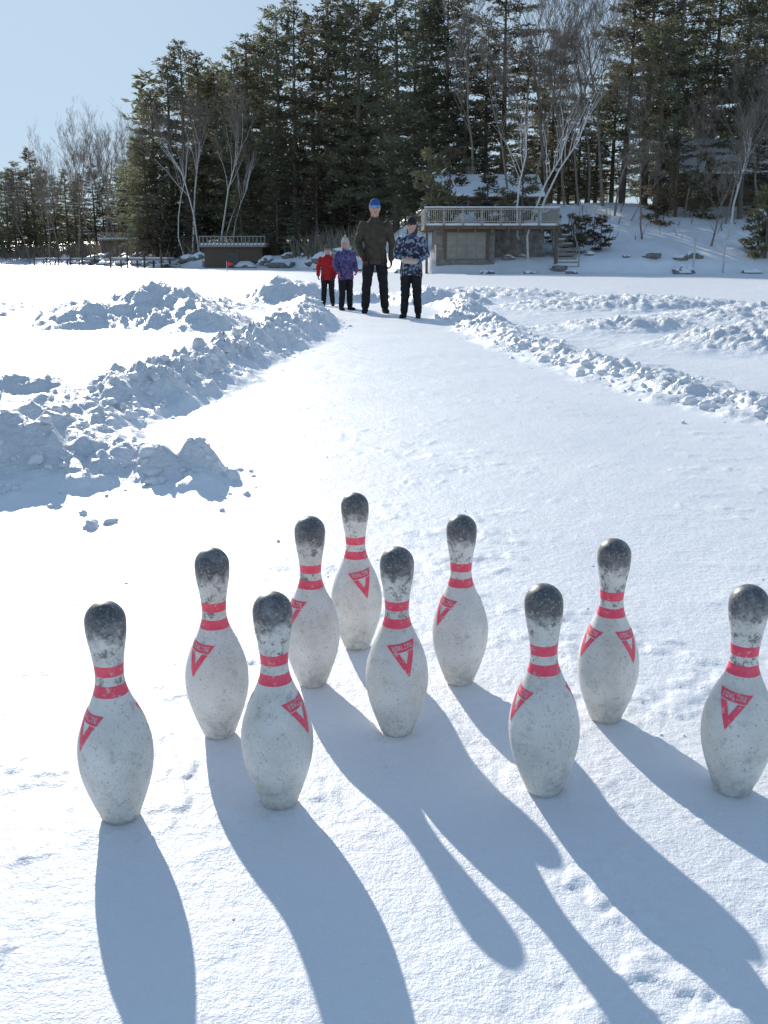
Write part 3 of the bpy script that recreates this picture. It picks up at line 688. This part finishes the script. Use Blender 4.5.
# ------------------------------------------------------------ buildings
def part(parent, name, mats, fn, smooth=False):
    mb = MB(); fn(mb); o = mb.obj(name, mats, smooth); o.parent = parent; return o
def boathouse():
    e = empty('boathouse', (0, 0, 0))
    def walls(m):
        m.box(3.3, 7.0, 64.0, 70, -.2, 2.72)
        m.box(7.0, 10.3, 65.2, 70, .6, 2.72)
    part(e, 'walls', [STONE], walls)
    part(e, 'garage_door', [DOORM], lambda m: m.box(3.95, 6.45, 63.93, 63.997, .95, 2.55))
    def pan(m):
        for r in range(4):
            for c in range(4): m.box(4.03 + c * .61, 4.55 + c * .61, 63.90, 63.927, 1.02 + r * .38, 1.30 + r * .38)
    part(e, 'door_panels', [DOORM], pan)
    def frame(m):
        m.box(3.78, 3.93, 63.88, 63.99, .9, 2.7); m.box(6.47, 6.62, 63.88, 63.99, .9, 2.7); m.box(3.935, 6.465, 63.88, 63.99, 2.56, 2.7)
    part(e, 'door_frame', [WOOD], frame)
    def deck(m):
        m.box(2.5, 10.9, 63.2, 70.2, 2.73, 2.95)
        for k in range(9): m.box(2.5 + k * 1.04, 2.62 + k * 1.04, 63.1, 63.197, 2.5 if k < 5 else 2.6, 2.95)
        for xx in (2.6, 10.7): m.box(xx, xx + .16, 63.3, 63.46, -.2, 2.727)
    part(e, 'deck', [WOOD], deck)
    part(e, 'deck_snow', [SNOW], lambda m: m.box(2.55, 10.85, 63.3, 70.1, 2.954, 3.08))
    def rail(m):
        m.box(2.5, 10.9, 63.2, 63.34, 3.88, 3.97); m.box(2.5, 10.9, 63.24, 63.3, 3.15, 3.22)
        for k in range(8): m.box(2.5 + k * 1.18, 2.62 + k * 1.18, 63.22, 63.33, 2.953, 4.02)
        for k in range(62): m.box(2.66 + k * .132, 2.70 + k * .132, 63.25, 63.29, 3.223, 3.877)
        for xx in (2.5, 10.76):
            m.box(xx, xx + .1, 63.345, 70, 3.88, 3.96)
            for k in range(40): m.box(xx + .03, xx + .07, 63.5 + k * .16, 63.54 + k * .16, 2.953, 3.877)
    part(e, 'railing', [WOODL], rail)
    part(e, 'railing_snow', [SNOW], lambda m: m.box(2.5, 10.9, 63.21, 63.33, 4.023, 4.08))
    def st(m):
        for k in range(9): m.box(11.0, 12.3, 63.6 + k * .45, 64.05 + k * .45, .3 + k * .28, .5 + k * .28)
        for xx in (10.95, 12.3):
            m.tube([(xx, 63.6, 1.3), (xx, 67.6, 3.8)], [.05, .05], 4)
            for k in range(5): m.tube([(xx, 63.6 + k, .3 + k * .62), (xx, 63.6 + k, 1.3 + k * .62)], [.04, .04], 4)
    part(e, 'stairs', [WOODL], st)
boathouse()
def cabin(name, x0, x1, y0, y1, zb, ze, zr, nwin):
    e = empty(name)
    part(e, 'walls', [WOOD], lambda m: (m.box(x0, x1, y0, y1, zb, ze), m.add([(x0, y0, ze), (x0, y1, ze), (x0, (y0 + y1) / 2, zr - .1), (x1, y0, ze), (x1, y1, ze), (x1, (y0 + y1) / 2, zr - .1)], [(0, 2, 1), (3, 4, 5)])))
    ov = .7; ym = (y0 + y1) / 2
    def slab(m, off, th):
        X0, X1 = x0 - ov, x1 + ov; dz = (zr - ze) / (ym - y0); ya, yb = y0 - ov, y1 + ov; za = ze - ov * dz + off; zt = zr + off
        m.add([(X0, ya, za), (X1, ya, za), (X1, ym, zt), (X0, ym, zt), (X0, yb, za), (X1, yb, za),
               (X0, ya, za + th), (X1, ya, za + th), (X1, ym, zt + th), (X0, ym, zt + th), (X0, yb, za + th), (X1, yb, za + th)],
              [(0, 3, 2, 1), (3, 4, 5, 2), (6, 7, 8, 9), (9, 8, 11, 10), (0, 1, 7, 6), (5, 4, 10, 11), (0, 6, 9, 3), (3, 9, 10, 4), (1, 2, 8, 7), (2, 5, 11, 8)])
    part(e, 'roof', [WOOD], lambda m: slab(m, .02, .15))
    part(e, 'roof_snow', [SNOW], lambda m: slab(m, .175, .25))
    w = (x1 - x0) / nwin
    def wins(m):
        for k in range(nwin): m.box(x0 + w * (k + .25), x0 + w * (k + .75), y0 - .03, y0 - .004, ze - 1.5, ze - .5)
    part(e, 'windows', [GLASS], wins)
    def tr(m):
        for k in range(nwin):
            a, b = x0 + w * (k + .25), x0 + w * (k + .75)
            m.box(a - .1, a - .003, y0 - .06, y0 - .004, ze - 1.6, ze - .4); m.box(b + .003, b + .1, y0 - .06, y0 - .004, ze - 1.6, ze - .4)
            m.box(a, b, y0 - .06, y0 - .004, ze - .497, ze - .4); m.box(a, b, y0 - .06, y0 - .004, ze - 1.6, ze - 1.503)
    part(e, 'window_trim', [TRIM], tr)
    part(e, 'chimney', [STONE], lambda m: m.box(x0 + 2, x0 + 2.8, ym + .3, ym + 1.1, ze, zr + 1.1))
cabin('log_cabin', 5.0, 12.4, 84, 91, 3.2, 6.0, 7.5, 3)
cabin('lake_cottage', 24.6, 38, 84, 92, 5.0, 7.9, 10.4, 5)
def shed(name, x, y, w=3.0, g=None):
    g = hz(x, y); e = empty(name)
    part(e, 'walls', [WOOD], lambda m: m.box(x - w, x + w, y, y + 4, g - 1, g + 2.1))
    part(e, 'flat_roof', [WOODL], lambda m: m.box(x - w - .4, x + w + .4, y - .5, y + 4.4, g + 2.103, g + 2.3))
    part(e, 'roof_snow', [SNOW], lambda m: m.box(x - w - .3, x + w + .3, y - .4, y + 4.3, g + 2.303, g + 2.5))
    part(e, 'door', [GLASS], lambda m: m.box(x - .6, x + .6, y - .05, y - .004, g - .5, g + 1.6))
    def r(m):
        m.box(x - w - .4, x + w + .4, y - .5, y - .42, g + 3.1, g + 3.2); k_ = int((2 * w + .8) / .394)
        for k in range(k_ + 1): m.box(x - w - .4 + k * .394, x - w - .32 + k * .394, y - .497, y - .43, g + 2.303, g + 3.097)
    part(e, 'railing', [WOODL], r)
shed('waterfront_shed', -15.6, 104.5)
shed('waterfront_shed.001', -39.5, 150.0, 2.4)
def dock(name, x, y, w):
    g = hz(x, y); e = empty(name)
    part(e, 'planks', [WOODL], lambda m: m.box(x - w, x + w, y - 2, y + 2, g + .75, g + .95))
    def posts(m):
        for k in range(int(w * 2 / 1.8) + 1):
            for yy in (y - 2.2, y + 2.05): m.tube([(x - w + k * 1.8, yy, g - .4), (x - w + k * 1.8, yy, g + 1.7)], [.1, .1], 6)
    part(e, 'posts', [WOOD], posts)
    part(e, 'planks_snow', [SNOW], lambda m: m.box(x - w + .05, x + w - .05, y - 1.9, y + 1.9, g + .954, g + 1.1))
dock('wooden_dock', -47, 152, 5)
dock('wooden_dock.001', -26, 109, 3)
for i, (p, d) in enumerate([(694, 62.5), (724, 62.2)]):
    x = px(p) * d * .968; g = hz(x, d)
    mb = MB(); mb.tube([(x, d, g - .3), (x, d, g + 2.1)], [.065, .06], 8); mb.tube([(x, d, g + 2.1), (x, d, g + 2.16)], [.085, .07], 8)
    mb.obj('dock_post' + ('' if i == 0 else '.001'), [POLE], True)
x, y = -10.0, 64.0; g = hz(x, y); mb = MB()
mb.tube([(x, y, g - .1), (x, y, g + .75)], [.02, .015], 6, 0); mb.add([(x, y - .01, g + .4), (x + .45, y - .01, g + .58), (x, y - .01, g + .75), (x, y + .01, g + .4), (x + .45, y + .01, g + .58), (x, y + .01, g + .75)], [(0, 1, 2), (3, 5, 4), (0, 3, 4, 1), (1, 4, 5, 2)], 1)
mb.obj('marker_flag', [POLE, REDP])

# ------------------------------------------------------------ light, sky, camera
elev = math.radians(21.8); az = math.radians(-20.4)
sun_dir = Vector((math.sin(az) * math.cos(elev), math.cos(az) * math.cos(elev), math.sin(elev)))
w = bpy.data.worlds.new('World'); bpy.context.scene.world = w; w.use_nodes = True
nt = w.node_tree; nt.nodes.clear()
sky = nt.nodes.new('ShaderNodeTexSky'); sky.sky_type = 'NISHITA'; sky.sun_disc = False
sky.sun_elevation = elev; sky.sun_rotation = az; sky.altitude = 300; sky.air_density = 1.0; sky.dust_density = .3; sky.ozone_density = 1.5
def vmath(op, a, b):
    m = nt.nodes.new('ShaderNodeVectorMath'); m.operation = op
    for i, v in enumerate((a, b)):
        if hasattr(v, 'links'): nt.links.new(v, m.inputs[i])
        else: m.inputs[i].default_value = v
    return m.outputs[0]
# soft shoulder so the haze round the sun stays pale blue: c = k*s / (1 + k*s/limit)
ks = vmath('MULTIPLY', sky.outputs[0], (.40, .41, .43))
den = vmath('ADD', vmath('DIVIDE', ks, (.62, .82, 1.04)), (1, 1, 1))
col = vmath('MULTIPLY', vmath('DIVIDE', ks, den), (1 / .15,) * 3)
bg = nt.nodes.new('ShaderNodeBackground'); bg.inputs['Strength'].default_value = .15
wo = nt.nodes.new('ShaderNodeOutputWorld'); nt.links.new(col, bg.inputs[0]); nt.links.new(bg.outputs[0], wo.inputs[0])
sl = bpy.data.lights.new('sun', 'SUN'); sl.energy = 4.7; sl.angle = math.radians(.5); sl.color = (1, .95, .87)
so = bpy.data.objects.new('sun', sl); C.objects.link(so); so.rotation_euler = sun_dir.to_track_quat('Z', 'Y').to_euler(); so.location = (-10, 30, 20)
cam = bpy.data.cameras.new('camera'); cam.sensor_fit = 'VERTICAL'; cam.sensor_height = 36; cam.lens = 976 / 1024 * 36; cam.clip_end = 8000; cam.clip_start = .05
co = bpy.data.objects.new('camera', cam); C.objects.link(co); co.location = (0, 0, .9); co.rotation_euler = (math.radians(90 - 14.5), 0, 0)
sc = bpy.context.scene; sc.camera = co
sc.view_settings.view_transform = 'Standard'; sc.view_settings.look = 'None'; sc.view_settings.exposure = 0
